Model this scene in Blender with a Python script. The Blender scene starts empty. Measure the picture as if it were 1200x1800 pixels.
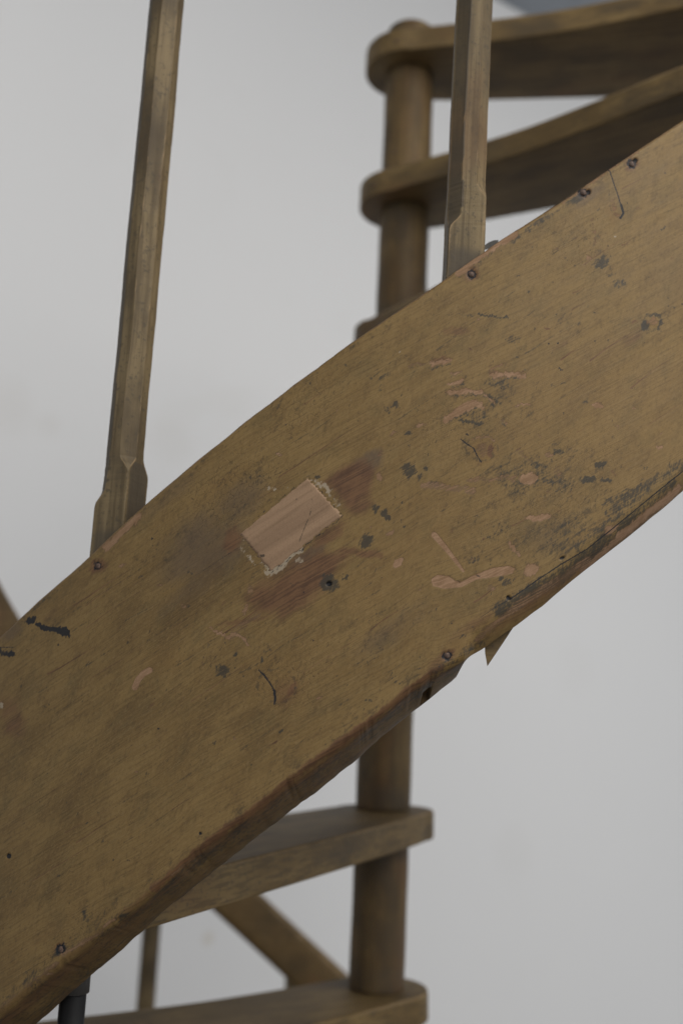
import bpy, math, random
import numpy as np
from mathutils import Matrix, Vector

# ------------------------------------------------------------------ camera model (photo pixels 1200 x 1800)
F_PX, PITCH, ROLL = 1919.2526, 0.1980497, 0.0462652
S = 0.8                    # working units -> metres
CAM_Z = 1.62               # camera height above the floor, metres
CX, CY = 0.0759689, 1.5586323      # stair axis in plan, working units, camera at the origin
R, ZT, B, H = 0.7066775, 0.3738521, 0.5625908, 0.3343006    # stringer helix: radius, top at front, rise per radian, height
D_COL, R_HUB = 0.075, 0.07
Z1, RISE, T_TR = 1.0218664, 0.2322815, 0.0375317
FLOOR = -CAM_Z / S

scene = bpy.context.scene
col = scene.collection

cp, sp, cr, sr = math.cos(PITCH), math.sin(PITCH), math.cos(ROLL), math.sin(ROLL)
fwd = Vector((0, cp, sp)); up = Vector((0, -sp, cp)); rt = Vector((1, 0, 0))
cxv = cr * rt + sr * up; cyv = -sr * rt + cr * up; czv = -fwd
cam_data = bpy.data.cameras.new('camera')
cam = bpy.data.objects.new('camera', cam_data); col.objects.link(cam)
M = Matrix((cxv, cyv, czv)).transposed().to_4x4(); M.translation = (0, 0, CAM_Z)
cam.matrix_world = M
cam_data.sensor_fit = 'VERTICAL'; cam_data.sensor_height = 36.0
cam_data.lens = F_PX / 1800 * 36
cam_data.clip_start = 0.02; cam_data.clip_end = 100
cam_data.dof.use_dof = True
cam_data.dof.focus_distance = 0.872 * S
cam_data.dof.aperture_fstop = 3.9
scene.camera = cam

world = bpy.data.worlds.new('World'); scene.world = world; world.use_nodes = True
bg = world.node_tree.nodes['Background']
bg.inputs['Color'].default_value = (0.92, 0.96, 1.0, 1); bg.inputs['Strength'].default_value = 0.43

def area(name, loc, target, size, energy, color):
    l = bpy.data.lights.new(name, 'AREA'); l.shape = 'RECTANGLE'; l.size = size[0]; l.size_y = size[1]
    l.energy = energy; l.color = color
    o = bpy.data.objects.new(name, l); col.objects.link(o)
    loc = Vector(loc); o.location = loc
    o.rotation_euler = (Vector(target) - loc).to_track_quat('-Z', 'Y').to_euler()
    return o
area('ceiling_lamp', (1.2, -0.4, CAM_Z + 1.8), (0.1, 1.5, CAM_Z), (2.0, 2.0), 36, (1.0, 0.955, 0.89))

vs = scene.view_settings
vs.view_transform = 'Standard'; vs.look = 'None'; vs.gamma = 1.0; vs.use_curve_mapping = False
vs.exposure = 0.71

# ------------------------------------------------------------------ projection helpers
def proj(X, Y, Z):
    zc = Y * cp + Z * sp; yc = -Y * sp + Z * cp
    u = F_PX * X / zc; v = F_PX * yc / zc
    return 600 + cr * u + sr * v, 900 + sr * u - cr * v
def ray(px, py):
    U = px - 600; V = 900 - py
    u = cr * U - sr * V; v = sr * U + cr * V
    x = u / F_PX; yc = v / F_PX
    return np.array([x, cp - yc * sp, sp + yc * cp])
def on_cyl(px, py, rad, far=False):
    """pixel -> (theta, z) on the cylinder of radius rad about the stair axis"""
    d = ray(px, py); c = np.array([CX, CY])
    a = d[:2] @ d[:2]; b_ = -2 * d[:2] @ c; c_ = c @ c - rad * rad
    k = (-b_ + (1 if far else -1) * math.sqrt(max(b_ * b_ - 4 * a * c_, 0))) / (2 * a)
    P = d * k
    return math.atan2(P[0] - CX, -(P[1] - CY)), P[2]
def W(x, y, z):                       # working units -> metres
    return (x * S, y * S, z * S + CAM_Z)
def pol(th, r, z):
    return W(CX + r * math.sin(th), CY - r * math.cos(th), z)

# ------------------------------------------------------------------ material helpers
def mat_new(name):
    m = bpy.data.materials.new(name); m.use_nodes = True
    nt = m.node_tree; nt.nodes.clear()
    out = nt.nodes.new('ShaderNodeOutputMaterial'); bs = nt.nodes.new('ShaderNodeBsdfPrincipled')
    nt.links.new(bs.outputs[0], out.inputs[0])
    return m, nt, bs
class N:
    """tiny node-graph writer"""
    def __init__(s, nt): s.nt = nt
    def _in(s, sock, v):
        if hasattr(v, 'is_linked'): s.nt.links.new(v, sock)
        elif isinstance(v, (tuple, list)):
            sock.default_value = (*v, 1) if len(v) == 3 and sock.type == 'RGBA' else v
        else: sock.default_value = v
    def attr(s, name, out='Fac'):
        n = s.nt.nodes.new('ShaderNodeAttribute'); n.attribute_name = name; return n.outputs[out]
    def math(s, op, a, b=0.0, c=0.0, clamp=False):
        n = s.nt.nodes.new('ShaderNodeMath'); n.operation = op; n.use_clamp = clamp
        s._in(n.inputs[0], a); s._in(n.inputs[1], b); s._in(n.inputs[2], c); return n.outputs[0]
    def mix(s, f, a, b, mode='MIX'):
        n = s.nt.nodes.new('ShaderNodeMix'); n.data_type = 'RGBA'; n.blend_type = mode
        s._in(n.inputs[0], f); s._in(n.inputs[6], a); s._in(n.inputs[7], b); return n.outputs[2]
    def noise(s, vec, scale, detail=4, rough=.55, dist=0.0):
        n = s.nt.nodes.new('ShaderNodeTexNoise')
        s._in(n.inputs['Vector'], vec); n.inputs['Scale'].default_value = scale
        n.inputs['Detail'].default_value = detail; n.inputs['Roughness'].default_value = rough
        n.inputs['Distortion'].default_value = dist; return n.outputs['Fac']
    def voro(s, vec, scale, feature='DISTANCE_TO_EDGE'):
        n = s.nt.nodes.new('ShaderNodeTexVoronoi'); n.feature = feature
        s._in(n.inputs['Vector'], vec); n.inputs['Scale'].default_value = scale; return n.outputs['Distance']
    def mapping(s, vec, scale=(1, 1, 1), rot=(0, 0, 0), loc=(0, 0, 0)):
        n = s.nt.nodes.new('ShaderNodeMapping'); s._in(n.inputs['Vector'], vec)
        n.inputs['Scale'].default_value = scale; n.inputs['Rotation'].default_value = rot
        n.inputs['Location'].default_value = loc; return n.outputs[0]
    def coord(s, out='Object'):
        n = s.nt.nodes.new('ShaderNodeTexCoord'); return n.outputs[out]
    def uv(s, name):
        n = s.nt.nodes.new('ShaderNodeUVMap'); n.uv_map = name; return n.outputs[0]
    def ss(s, v, lo, hi):
        n = s.nt.nodes.new('ShaderNodeMapRange'); n.interpolation_type = 'SMOOTHSTEP'
        s._in(n.inputs['Value'], v); n.inputs['From Min'].default_value = lo; n.inputs['From Max'].default_value = hi
        return n.outputs[0]
    def bump(s, h, strength, dist):
        n = s.nt.nodes.new('ShaderNodeBump'); s._in(n.inputs['Height'], h)
        n.inputs['Strength'].default_value = strength; n.inputs['Distance'].default_value = dist; return n.outputs[0]

OLIVE = (0.205, 0.130, 0.044); OLIVE_D = (0.130, 0.080, 0.028); OLIVE_L = (0.258, 0.170, 0.062)
BARE = (0.375, 0.235, 0.138); DARK = (0.046, 0.042, 0.033); RED = (0.118, 0.052, 0.022)

# ---- stringer: layers carried by the surface (paint, bare scars, stains) broken up by procedural grain
m_string, nt, bs = mat_new('old_painted_wood_stringer')
g = N(nt)
uv = g.uv('UVMap')                                     # metres along / across the board
ug = g.mapping(uv, rot=(0, 0, math.radians(7)))
grain = g.noise(g.mapping(ug, scale=(14, 900, 1)), 1.0, 4, .66)
grain2 = g.noise(g.mapping(ug, scale=(40, 1900, 1), loc=(3, 7, 0)), 1.0, 3, .6)
fibre = g.noise(g.mapping(ug, scale=(5, 90, 1), loc=(9, 2, 0)), 1.0, 4, .6, .15)
speck = g.noise(uv, 420, 4, .7)
mid = g.noise(g.mapping(uv, scale=(26, 60, 1)), 1.0, 5, .6)
mott = g.noise(g.mapping(uv, scale=(70, 110, 1), loc=(2, 5, 0)), 1.0, 5, .68)
mott2 = g.noise(g.mapping(uv, scale=(34, 52, 1), loc=(6, 1, 0)), 1.0, 6, .66, .4)
tiny = g.noise(uv, 1500, 2, .6)
tone = g.attr('tone')
c = g.mix(g.ss(tone, .26, .72), OLIVE_D, OLIVE)
c = g.mix(g.math('MULTIPLY', g.ss(g.math('ADD', mid, g.math('MULTIPLY', tone, .4)), .62, .95), .7), c, OLIVE_L)
c = g.mix(g.math('MULTIPLY', g.ss(mott2, .48, .68), .45), c, (0.128, 0.092, 0.036))
c = g.mix(g.math('MULTIPLY', g.ss(mott, .50, .66), .34), c, (0.105, 0.062, 0.024))
c = g.mix(g.math('MULTIPLY', g.ss(g.math('SUBTRACT', 1.0, mott), .55, .72), .35), c, (0.228, 0.158, 0.062))
c = g.mix(g.math('MULTIPLY', g.ss(fibre, .5, .74), .16), c, (0.105, 0.066, 0.028))
c = g.mix(g.math('MULTIPLY', g.ss(grain, .48, .66), .30), c, (0.085, 0.053, 0.022))
c = g.mix(g.math('MULTIPLY', g.ss(g.math('SUBTRACT', 1.0, grain), .50, .68), .26), c, (0.232, 0.163, 0.073))
c = g.mix(g.math('MULTIPLY', g.ss(grain2, .50, .66), .24), c, (0.062, 0.042, 0.020))
c = g.mix(g.math('MULTIPLY', g.ss(speck, .60, .72), .50), c, (0.055, 0.040, 0.022))
fleck = g.noise(g.mapping(uv, scale=(330, 430, 1), loc=(1, 9, 0)), 1.0, 5, .75)
c = g.mix(g.math('MULTIPLY', g.ss(fleck, .53, .64), .34), c, (0.072, 0.048, 0.022))
c = g.mix(g.math('MULTIPLY', g.ss(g.math('SUBTRACT', 1.0, fleck), .53, .64), .34), c, (0.285, 0.195, 0.085))
dots = g.noise(uv, 260, 2, .5)
c = g.mix(g.math('MULTIPLY', g.ss(dots, .70, .76), .7), c, (0.040, 0.034, 0.024))
yl = g.attr('yellow')
c = g.mix(g.math('MULTIPLY', yl, g.math('MULTIPLY_ADD', mott, .5, .3)), c, (0.215, 0.128, 0.042))
gy = g.attr('grey')
c = g.mix(g.math('MULTIPLY', g.ss(g.math('ADD', gy, g.math('MULTIPLY', g.math('SUBTRACT', mid, .5), .9)), .2, .9), .65), c, (0.092, 0.066, 0.048))
ck = g.voro(g.mapping(uv, scale=(1, 1.25, 1)), 230)
crkz = g.math('MULTIPLY', g.attr('crackle'), g.math('SUBTRACT', 1.0, g.ss(ck, .01, .08)))
crkz = g.math('MULTIPLY', crkz, g.ss(speck, .42, .60))
c = g.mix(g.math('MULTIPLY', crkz, .45), c, (0.055, 0.036, 0.016))
def layer(c, name, colour, lo, hi, nz, amp, strength=1.0):
    a = g.math('ADD', g.attr(name), g.math('MULTIPLY', g.math('SUBTRACT', nz, .5), amp))
    f = g.math('MULTIPLY', g.ss(a, lo, hi), g.math('MULTIPLY', g.ss(g.attr(name), .02, .16), strength))
    return g.mix(f, c, colour), f
gmn = g.math('MULTIPLY_ADD', fleck, .5, g.math('MULTIPLY', mott, .5))
ga = g.math('ADD', g.attr('grime_dark'), g.math('MULTIPLY', g.math('SUBTRACT', gmn, .5), 4.0))
c = g.mix(g.math('MULTIPLY', g.ss(ga, .42, 1.0), g.math('MULTIPLY', g.ss(g.attr('grime_dark'), .02, .3), .60)), c, (0.066, 0.052, 0.030))
redcol = g.mix(g.ss(g.math('ADD', g.math('MULTIPLY', grain, .6), g.math('MULTIPLY', mott, .4)), .42, .60), (0.165, 0.086, 0.040), (0.088, 0.044, 0.023))
c, f_red = layer(c, 'red', redcol, .22, .92, g.math('MULTIPLY', g.math('ADD', mott2, fibre), .5), 1.5, .95)
c, f_dark = layer(c, 'dark', g.mix(speck, (0.020, 0.020, 0.017), (0.062, 0.055, 0.040)), .36, .80, g.math('MULTIPLY_ADD', speck, .45, g.math('MULTIPLY', g.math('ADD', grain, mott), .275)), 3.6, .85)
barecol = g.mix(g.ss(g.math('MULTIPLY', g.math('ADD', grain, mott), .5), .42, .58), BARE, (0.255, 0.152, 0.080))
c, f_bare = layer(c, 'bare', barecol, .36, .70, g.math('MULTIPLY_ADD', grain, .62, g.math('MULTIPLY', g.math('ADD', speck, mott), .19)), 2.3, .95)
edge_ = g.math('MULTIPLY', g.math('MULTIPLY', f_bare, g.math('SUBTRACT', 1.0, f_bare)), 2.6, clamp=True)
c = g.mix(g.math('MULTIPLY', edge_, .75), c, (0.060, 0.038, 0.018))
c, f_white = layer(c, 'white', (0.36, 0.30, 0.21), .45, .70, g.math('MULTIPLY', g.math('ADD', speck, grain), .5), 2.0, .85)
c, f_ink = layer(c, 'ink', (0.012, 0.014, 0.018), .34, .58, speck, .9, .95)
c = g.mix(1.0, c, (0.745, 0.722, 0.735), 'MULTIPLY')
nt.links.new(c, bs.inputs['Base Color'])
rough = g.math('ADD', .56, g.math('MULTIPLY', g.math('SUBTRACT', mid, .5), .35))
rough = g.math('ADD', rough, g.math('MULTIPLY', f_bare, .2), clamp=True)
nt.links.new(rough, bs.inputs['Roughness']); bs.inputs['Specular IOR Level'].default_value = .22
hgt = g.math('ADD', g.math('MULTIPLY', grain, .55), g.math('ADD', g.math('MULTIPLY', speck, .35), g.math('MULTIPLY', tiny, .15)))
hgt = g.math('SUBTRACT', hgt, g.math('MULTIPLY', crkz, .8))
hgt = g.math('SUBTRACT', hgt, g.math('MULTIPLY', f_bare, .25))
nt.links.new(g.bump(hgt, .42, .0006), bs.inputs['Normal'])

# ---- general old wood of treads, balusters, rail, newel; grain runs along the object's local axis
def old_wood(name, axis, base=OLIVE, dark=OLIVE_D, light=OLIVE_L, patch=.55, seed=0.0, worn=True):
    m, nt, bs = mat_new(name); g = N(nt)
    info = nt.nodes.new('ShaderNodeObjectInfo')
    add = nt.nodes.new('ShaderNodeVectorMath'); add.operation = 'ADD'
    nt.links.new(g.coord('Object'), add.inputs[0])
    comb = nt.nodes.new('ShaderNodeCombineXYZ')
    rnd = g.math('MULTIPLY', info.outputs['Random'], 13.0)
    for i in range(3): nt.links.new(rnd, comb.inputs[i])
    nt.links.new(comb.outputs[0], add.inputs[1])
    v = add.outputs[0]
    sc = [330.0] * 3; sc[axis] = 9.0
    sf = [70.0] * 3; sf[axis] = 5.0
    sm = [20.0] * 3; sm[axis] = 8.0
    grain = g.noise(g.mapping(v, scale=sc), 1.0, 4, .6)
    fibre = g.noise(g.mapping(v, scale=sf), 1.0, 4, .6, .5)
    blot = g.noise(g.mapping(v, scale=sm), 1.0, 4, .6)
    big = g.noise(v, 13, 3, .5)
    speck = g.noise(v, 260, 4, .7)
    c = g.mix(g.ss(big, .35, .65), dark, base)
    c = g.mix(g.math('MULTIPLY', g.ss(fibre, .45, .75), .6), c, light)
    c = g.mix(g.math('MULTIPLY', g.ss(blot, .46, .62), patch), c, (0.042, 0.029, 0.017))
    c = g.mix(g.math('MULTIPLY', g.ss(grain, .46, .63), .6), c, (0.062, 0.042, 0.020))
    c = g.mix(g.math('MULTIPLY', g.ss(speck, .54, .65), .6), c, (0.05, 0.040, 0.026))
    rb = g.noise(g.mapping(v, scale=sm, loc=(5, 3, 8)), .8, 3, .5)
    c = g.mix(g.math('MULTIPLY', g.ss(rb, .55, .70), .38), c, (0.13, 0.066, 0.028))
    h = grain
    if worn:
        wr = g.math('ADD', g.attr('wear'), g.math('MULTIPLY', g.math('SUBTRACT', g.math('MULTIPLY', g.math('ADD', speck, fibre), .5), .5), 1.6))
        f = g.math('MULTIPLY', g.ss(wr, .35, .75), g.ss(g.attr('wear'), .05, .4))
        c = g.mix(g.math('MULTIPLY', f, .75), c, (0.235, 0.160, 0.085))
        gm = g.math('MULTIPLY', g.ss(g.math('ADD', g.attr('grime_dark'), g.math('MULTIPLY', g.math('SUBTRACT', blot, .5), 1.2)), .3, .8), .8)
        c = g.mix(gm, c, (0.060, 0.047, 0.032))
    nt.links.new(c, bs.inputs['Base Color'])
    bs.inputs['Roughness'].default_value = .6; bs.inputs['Specular IOR Level'].default_value = .22
    nt.links.new(g.bump(g.math('ADD', g.math('MULTIPLY', grain, .7), g.math('MULTIPLY', speck, .5)), .5, .0008), bs.inputs['Normal'])
    return m
m_tread = old_wood('old_wood_tread', 0, base=(0.168, 0.111, 0.045), dark=(0.118, 0.076, 0.030), light=(0.215, 0.146, 0.062), patch=.5)
m_bal = old_wood('old_wood_baluster', 2, base=(0.158, 0.114, 0.058), dark=(0.100, 0.072, 0.038), light=(0.215, 0.155, 0.080), patch=.6)
m_newel = old_wood('old_wood_newel', 2, base=(0.142, 0.092, 0.038), dark=(0.078, 0.047, 0.019), light=(0.185, 0.124, 0.052), patch=.6)
m_rail = old_wood('old_wood_handrail', 1, base=(0.150, 0.092, 0.035), dark=(0.105, 0.065, 0.025), light=(0.19, 0.125, 0.055), patch=.25)

# fresh tenon end
m_plug, nt, bs = mat_new('pale_tenon_wood'); g = N(nt); uv = g.uv('UVMap')
ug = g.mapping(uv, rot=(0, 0, math.radians(4)))
gr = g.noise(g.mapping(ug, scale=(16, 420, 1)), 1.0, 5, .6, .3); gf = g.noise(g.mapping(ug, scale=(7, 90, 1)), 1.0, 3, .5, .5)
sp_ = g.noise(uv, 500, 3, .6)
c = g.mix(g.ss(gf, .40, .68), (0.245, 0.157, 0.095), (0.195, 0.123, 0.074))
c = g.mix(g.math('MULTIPLY', g.ss(gr, .50, .70), .4), c, (0.130, 0.080, 0.044))
c = g.mix(g.math('MULTIPLY', g.ss(sp_, .58, .72), .3), c, (0.10, 0.065, 0.035))
ik = g.ss(g.math('ADD', g.attr('ink'), g.math('MULTIPLY', g.math('SUBTRACT', sp_, .5), .9)), .3, .6)
c = g.mix(g.math('MULTIPLY', ik, .85), c, (0.03, 0.024, 0.018))
nt.links.new(c, bs.inputs['Base Color']); bs.inputs['Roughness'].default_value = .7; bs.inputs['Specular IOR Level'].default_value = .2
nt.links.new(g.bump(g.math('ADD', gr, sp_), .5, .0005), bs.inputs['Normal'])

def plain(name, colour, rough, metal=0.0, var=.35, scale=120):
    m, nt, bs = mat_new(name); g = N(nt)
    n = g.noise(g.coord('Object'), scale, 4, .6)
    nt.links.new(g.mix(g.ss(n, .3, .7), tuple(x * (1 - var) for x in colour), tuple(min(1, x * (1 + var)) for x in colour)), bs.inputs['Base Color'])
    bs.inputs['Roughness'].default_value = rough; bs.inputs['Metallic'].default_value = metal
    nt.links.new(g.bump(n, .4, .0006), bs.inputs['Normal'])
    return m
m_nail = plain('rusty_iron', (0.075, 0.045, 0.032), .7, .15, .5, 900)
m_black = plain('black_powder_coat', (0.012, 0.012, 0.013), .5, 0, .2, 60)
m_collar = plain('grey_plastic_collar', (0.028, 0.025, 0.022), .5, 0, .15, 60)
m_tab = plain('dull_steel', (0.045, 0.042, 0.036), .7, 0, .3, 300)
# wall
m_wall, nt, bs = mat_new('white_plaster_wall'); g = N(nt); v = g.coord('Object')
n1 = g.noise(v, .9, 3, .5); n2 = g.noise(v, 6, 4, .6); n3 = g.noise(v, 90, 3, .6); n4 = g.noise(v, 3.3, 2, .5, .4)
c = g.mix(g.ss(n1, .3, .7), (0.772, 0.768, 0.770), (0.792, 0.787, 0.788))
c = g.mix(g.math('MULTIPLY', g.ss(n2, .55, .75), .22), c, (0.74, 0.735, 0.73))
c = g.mix(g.math('MULTIPLY', g.ss(n4, .68, .78), .15), c, (0.70, 0.68, 0.65))
wall_nodes = (nt, bs, c, v, n2)
bs.inputs['Roughness'].default_value = .85; bs.inputs['Specular IOR Level'].default_value = .2
nt.links.new(g.bump(n3, .25, .001), bs.inputs['Normal'])
m_ceil = plain('shaded_grey_ceiling', (0.30, 0.325, 0.36), .8, 0, .06, 4)  # the ceiling's shade is put into this blue-grey
m_floor = plain('grey_concrete', (0.20, 0.185, 0.17), .7, 0, .2, 9)

# ------------------------------------------------------------------ mesh helpers
def link(name, me, mat, parent=None):
    o = bpy.data.objects.new(name, me); col.objects.link(o)
    if mat and not me.materials: me.materials.append(mat)
    if parent: o.parent = parent
    return o
def mesh(name, verts, faces, smooth=True):
    me = bpy.data.meshes.new(name); me.from_pydata([tuple(v) for v in verts], [], faces); me.update()
    if smooth: me.shade_smooth()
    return me
def attr_f(me, name, arr):
    a = me.attributes.new(name, 'FLOAT', 'POINT'); a.data.foreach_set('value', np.ascontiguousarray(arr, np.float32).ravel())
def grid_mesh(name, P, close_rows=False, close_cols=False):
    """P: (rows, cols, 3) -> mesh of quads, fast"""
    nr, nc = P.shape[:2]
    idx = np.arange(nr * nc).reshape(nr, nc)
    if close_rows: idx = np.vstack([idx, idx[:1]])
    if close_cols: idx = np.hstack([idx, idx[:, :1]])
    q = np.stack([idx[:-1, :-1], idx[:-1, 1:], idx[1:, 1:], idx[1:, :-1]], -1).reshape(-1, 4)
    me = bpy.data.meshes.new(name)
    me.vertices.add(nr * nc); me.vertices.foreach_set('co', np.ascontiguousarray(P, np.float32).ravel())
    me.loops.add(q.size); me.loops.foreach_set('vertex_index', q.astype(np.int32).ravel())
    me.polygons.add(len(q)); me.polygons.foreach_set('loop_start', np.arange(0, q.size, 4, dtype=np.int32))
    me.update(calc_edges=True); me.validate()
    me.shade_smooth()
    return me, q
rng = np.random.default_rng(7)
def vnoise(u, w, fu, fw, seed):
    """value noise on a separable grid: u (cols), w (rows)"""
    r = np.random.default_rng(seed)
    a = (u - u.min()) * fu; b_ = (w - w.min()) * fw
    G = r.random((int(b_.max()) + 3, int(a.max()) + 3))
    ia = a.astype(int); fa = a - ia; fa = fa * fa * (3 - 2 * fa)
    ib = b_.astype(int); fb = b_ - ib; fb = (fb * fb * (3 - 2 * fb))[:, None]
    g00 = G[ib][:, ia]; g01 = G[ib][:, ia + 1]; g10 = G[ib + 1][:, ia]; g11 = G[ib + 1][:, ia + 1]
    return (g00 * (1 - fa) + g01 * fa) * (1 - fb) + (g10 * (1 - fa) + g11 * fa) * fb
def fbm(u, w, fu, fw, seed, o=4):
    t = 0; a = 1; s = 0
    for k in range(o):
        t = t + a * vnoise(u, w, fu * 2 ** k, fw * 2 ** k, seed + k); s += a; a *= .55
    return t / s

# ------------------------------------------------------------------ setting: wall, ceiling, floor (working units)
wd = np.array([.83, .558]); wp = np.array([.4, 3.35])          # the wall recedes to the right
d = ray(884, 6); k_ = (wp[0] * wd[1] - wp[1] * wd[0]) / (d[0] * wd[1] - d[1] * wd[0])
Z_CEIL = d[2] * k_
nt, bs, c, v, n2 = wall_nodes; g = N(nt)
for px_, py_, rx_, amt_, col_ in ((366, 1650, .016, .35, (.60, .53, .42)), (20, 716, .06, .16, (.60, .57, .53)), (88, 747, .035, .18, (.60, .57, .53)), (300, 775, .05, .14, (.60, .57, .53)), (900, 1500, .07, .10, (.62, .60, .57)), (1010, 1180, .09, .08, (.62, .60, .57))):
    d = ray(px_, py_); k_ = (wp[0] * wd[1] - wp[1] * wd[0]) / (d[0] * wd[1] - d[1] * wd[0]); P_ = W(*(d * k_))
    dn = nt.nodes.new('ShaderNodeVectorMath'); dn.operation = 'DISTANCE'; nt.links.new(v, dn.inputs[0]); dn.inputs[1].default_value = P_
    f_ = g.math('SUBTRACT', 1.0, g.ss(g.math('ADD', dn.outputs['Value'], g.math('MULTIPLY', g.math('SUBTRACT', n2, .5), rx_ * 1.6)), rx_ * .2, rx_ * 1.3))
    c = g.mix(g.math('MULTIPLY', f_, amt_), c, col_)
nt.links.new(c, bs.inputs['Base Color'])
d = ray(884, 6)
a0 = wp - wd * 5; a1 = wp + wd * 6
nrm = np.array([-wd[1], wd[0]])
def slab(name, pts_a, pts_b, mat):
    """closed slab from two matching corner loops"""
    n = len(pts_a); V = [W(*p) for p in pts_a] + [W(*p) for p in pts_b]
    Fc = [tuple(range(n)), tuple(range(2 * n - 1, n - 1, -1))] + [(i, i + n, (i + 1) % n + n, (i + 1) % n) for i in range(n)]
    o = link(name, mesh(name, V, Fc, False), mat); o['kind'] = 'structure'; return o
b0 = a0 + nrm * .15; b1 = a1 + nrm * .15
slab('wall', [(*a0, FLOOR), (*a1, FLOOR), (*a1, Z_CEIL + .3), (*a0, Z_CEIL + .3)], [(*b0, FLOOR), (*b1, FLOOR), (*b1, Z_CEIL + .3), (*b0, Z_CEIL + .3)], m_wall)
c0 = a0 - nrm * .004; c1 = a1 - nrm * .004; e0 = a0 - nrm * 2.6; e1 = a1 - nrm * 2.6
slab('ceiling', [(*c0, Z_CEIL), (*c1, Z_CEIL), (*e1, Z_CEIL), (*e0, Z_CEIL)], [(*c0, Z_CEIL + .15), (*c1, Z_CEIL + .15), (*e1, Z_CEIL + .15), (*e0, Z_CEIL + .15)], m_ceil)
slab('floor', [(-6, -3, FLOOR), (7, -3, FLOOR), (7, 9, FLOOR), (-6, 9, FLOOR)], [(-6, -3, FLOOR - .15), (7, -3, FLOOR - .15), (7, 9, FLOOR - .15), (-6, 9, FLOOR - .15)], m_floor)

# ------------------------------------------------------------------ the staircase
stair = bpy.data.objects.new('spiral_staircase', None); col.objects.link(stair)
stair.location = W(CX, CY, FLOOR); stair.empty_display_size = .3
stair['label'] = 'old wooden spiral staircase with worn olive-brown paint and curved outer stringer'
stair['category'] = 'staircase'
INV = Matrix.Translation(stair.location).inverted()
def part(name, me, mat, parent=stair):
    o = link(name, me, mat); o.parent = parent
    if parent is stair: o.matrix_parent_inverse = INV
    return o

# ---- stringer ------------------------------------------------
TH_LO, TH_HI = math.radians(-238), math.radians(94)
fine = np.radians(np.linspace(-33.5, 19.5, 1000))
th = np.concatenate([np.radians(np.arange(-238, -33.9, 1.5)), fine, np.radians(np.arange(20.3, 94, 1.5))])
top_px = [(0, 1118), (60, 1060), (130, 1000), (165, 968), (260, 880), (430, 740), (600, 612), (715, 535), (785, 487), (880, 420), (1000, 345), (1100, 276), (1200, 212)]
bot_px = [(0, 1785), (65, 1733), (173, 1647), (260, 1580), (350, 1499), (450, 1424), (550, 1346), (654, 1271), (717, 1219), (780, 1178), (852, 1141), (912, 1097), (960, 1063), (1007, 1022), (1115, 940), (1200, 872)]
inn_px = [(65, 1800), (160, 1715), (253, 1638), (287, 1604), (375, 1532), (441, 1480), (550, 1396), (623, 1337), (727, 1250), (790, 1200), (826, 1170)]
TW = .05
def table(pts, rad, base):
    t = [on_cyl(x, y, rad) for x, y in pts]
    a = np.array([p[0] for p in t]); dz = np.array([p[1] - (base + B * p[0]) for p in t])
    a = np.concatenate([[a[0] - .15], a, [a[-1] + .15]]); dz = np.concatenate([[0], dz, [0]])
    return a, dz
def smooth_interp(x, a, y):
    r = np.interp(x, a, y)
    k = np.hanning(25); k /= k.sum()
    rs = np.convolve(np.pad(r, 12, 'edge'), k, 'valid')
    m = (x > fine[0]) & (x < fine[-1])
    return np.where(m, rs, r)
dz_top = smooth_interp(th, *table(top_px, R, ZT))
dz_bot = smooth_interp(th, *table(bot_px, R, ZT - H))
ai, zi_ = table(inn_px, R - TW, ZT - H)
zi_[0] = zi_[1]; zi_[-1] = zi_[-2]
dz_in = smooth_interp(th, ai, zi_)
one = np.array([0.0, 1.0])
edge_n = (fbm(th, one, 30, 1, 11, 3)[0] - .5); edge_c = (fbm(th, one, 110, 1, 15, 2)[0] - .5)
chip = np.clip(fbm(th, one, 60, 1, 21, 4)[0] - .60, 0, 1) * 4 * (th < math.radians(1))
dz_top = dz_top + edge_n * .0018 + edge_c * .0005
dz_bot = dz_bot + (fbm(th, one, 24, 1, 13, 3)[0] - .5) * .0026 + edge_c * .0004 * (th < .03) + chip * .0020
dz_in = dz_in + (fbm(th, one, 45, 1, 31, 3)[0] - .5) * .003
ztop = ZT + B * th + dz_top
zbot = ZT - H + B * th + dz_bot
zin = ZT - H + B * th + dz_in
right = np.clip((th - math.radians(2.0)) / math.radians(.7), 0, 1)          # beyond the notch only the rounded arris shows
zin = zin * (1 - right) + (zbot + .001 + .016 * np.clip((th - .06) / .1, 0, 1)) * right
# a small mortise slot in the underside
n0, _ = on_cyl(737, 1236, R - TW); n1, _ = on_cyl(751, 1224, R - TW)
slot = ((th > n0) & (th < n1)).astype(float)

LEN = np.hypot(1, B / R) * R * S                                             # metres of board per radian
NV = 520
vv = np.linspace(0, 1, NV)                                                    # 0 bottom, 1 top
U = th * LEN; Wd = vv * H * S * math.cos(math.atan2(B, R))
zz = zbot[None, :] + (ztop - zbot)[None, :] * vv[:, None]
rr = np.full_like(zz, R)
SX = CX + rr * np.sin(th)[None, :]; SY = CY - rr * np.cos(th)[None, :]
PX, PY = proj(SX, SY, zz)
front = ((th > math.radians(-40)) & (th < math.radians(26)))[None, :] & np.ones((NV, 1), bool)
wx = (fbm(U, Wd, 160, 160, 41, 4) - .5); wy = (fbm(U, Wd, 160, 160, 51, 4) - .5)
wx2 = fbm(U, Wd, 520, 520, 45, 3) - .5; wy2 = fbm(U, Wd, 520, 520, 55, 3) - .5
QX = PX + wx * 7 + wx2 * 8; QY = PY + wy * 7 + wy2 * 8
LAY = {k: np.zeros_like(zz) for k in ('bare', 'dark', 'red', 'ink', 'white', 'grey', 'yellow', 'crackle', 'grime_dark')}
DEP = np.zeros_like(zz)
def sst(x): x = np.clip(x, 0, 1); return x * x * (3 - 2 * x)
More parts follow.
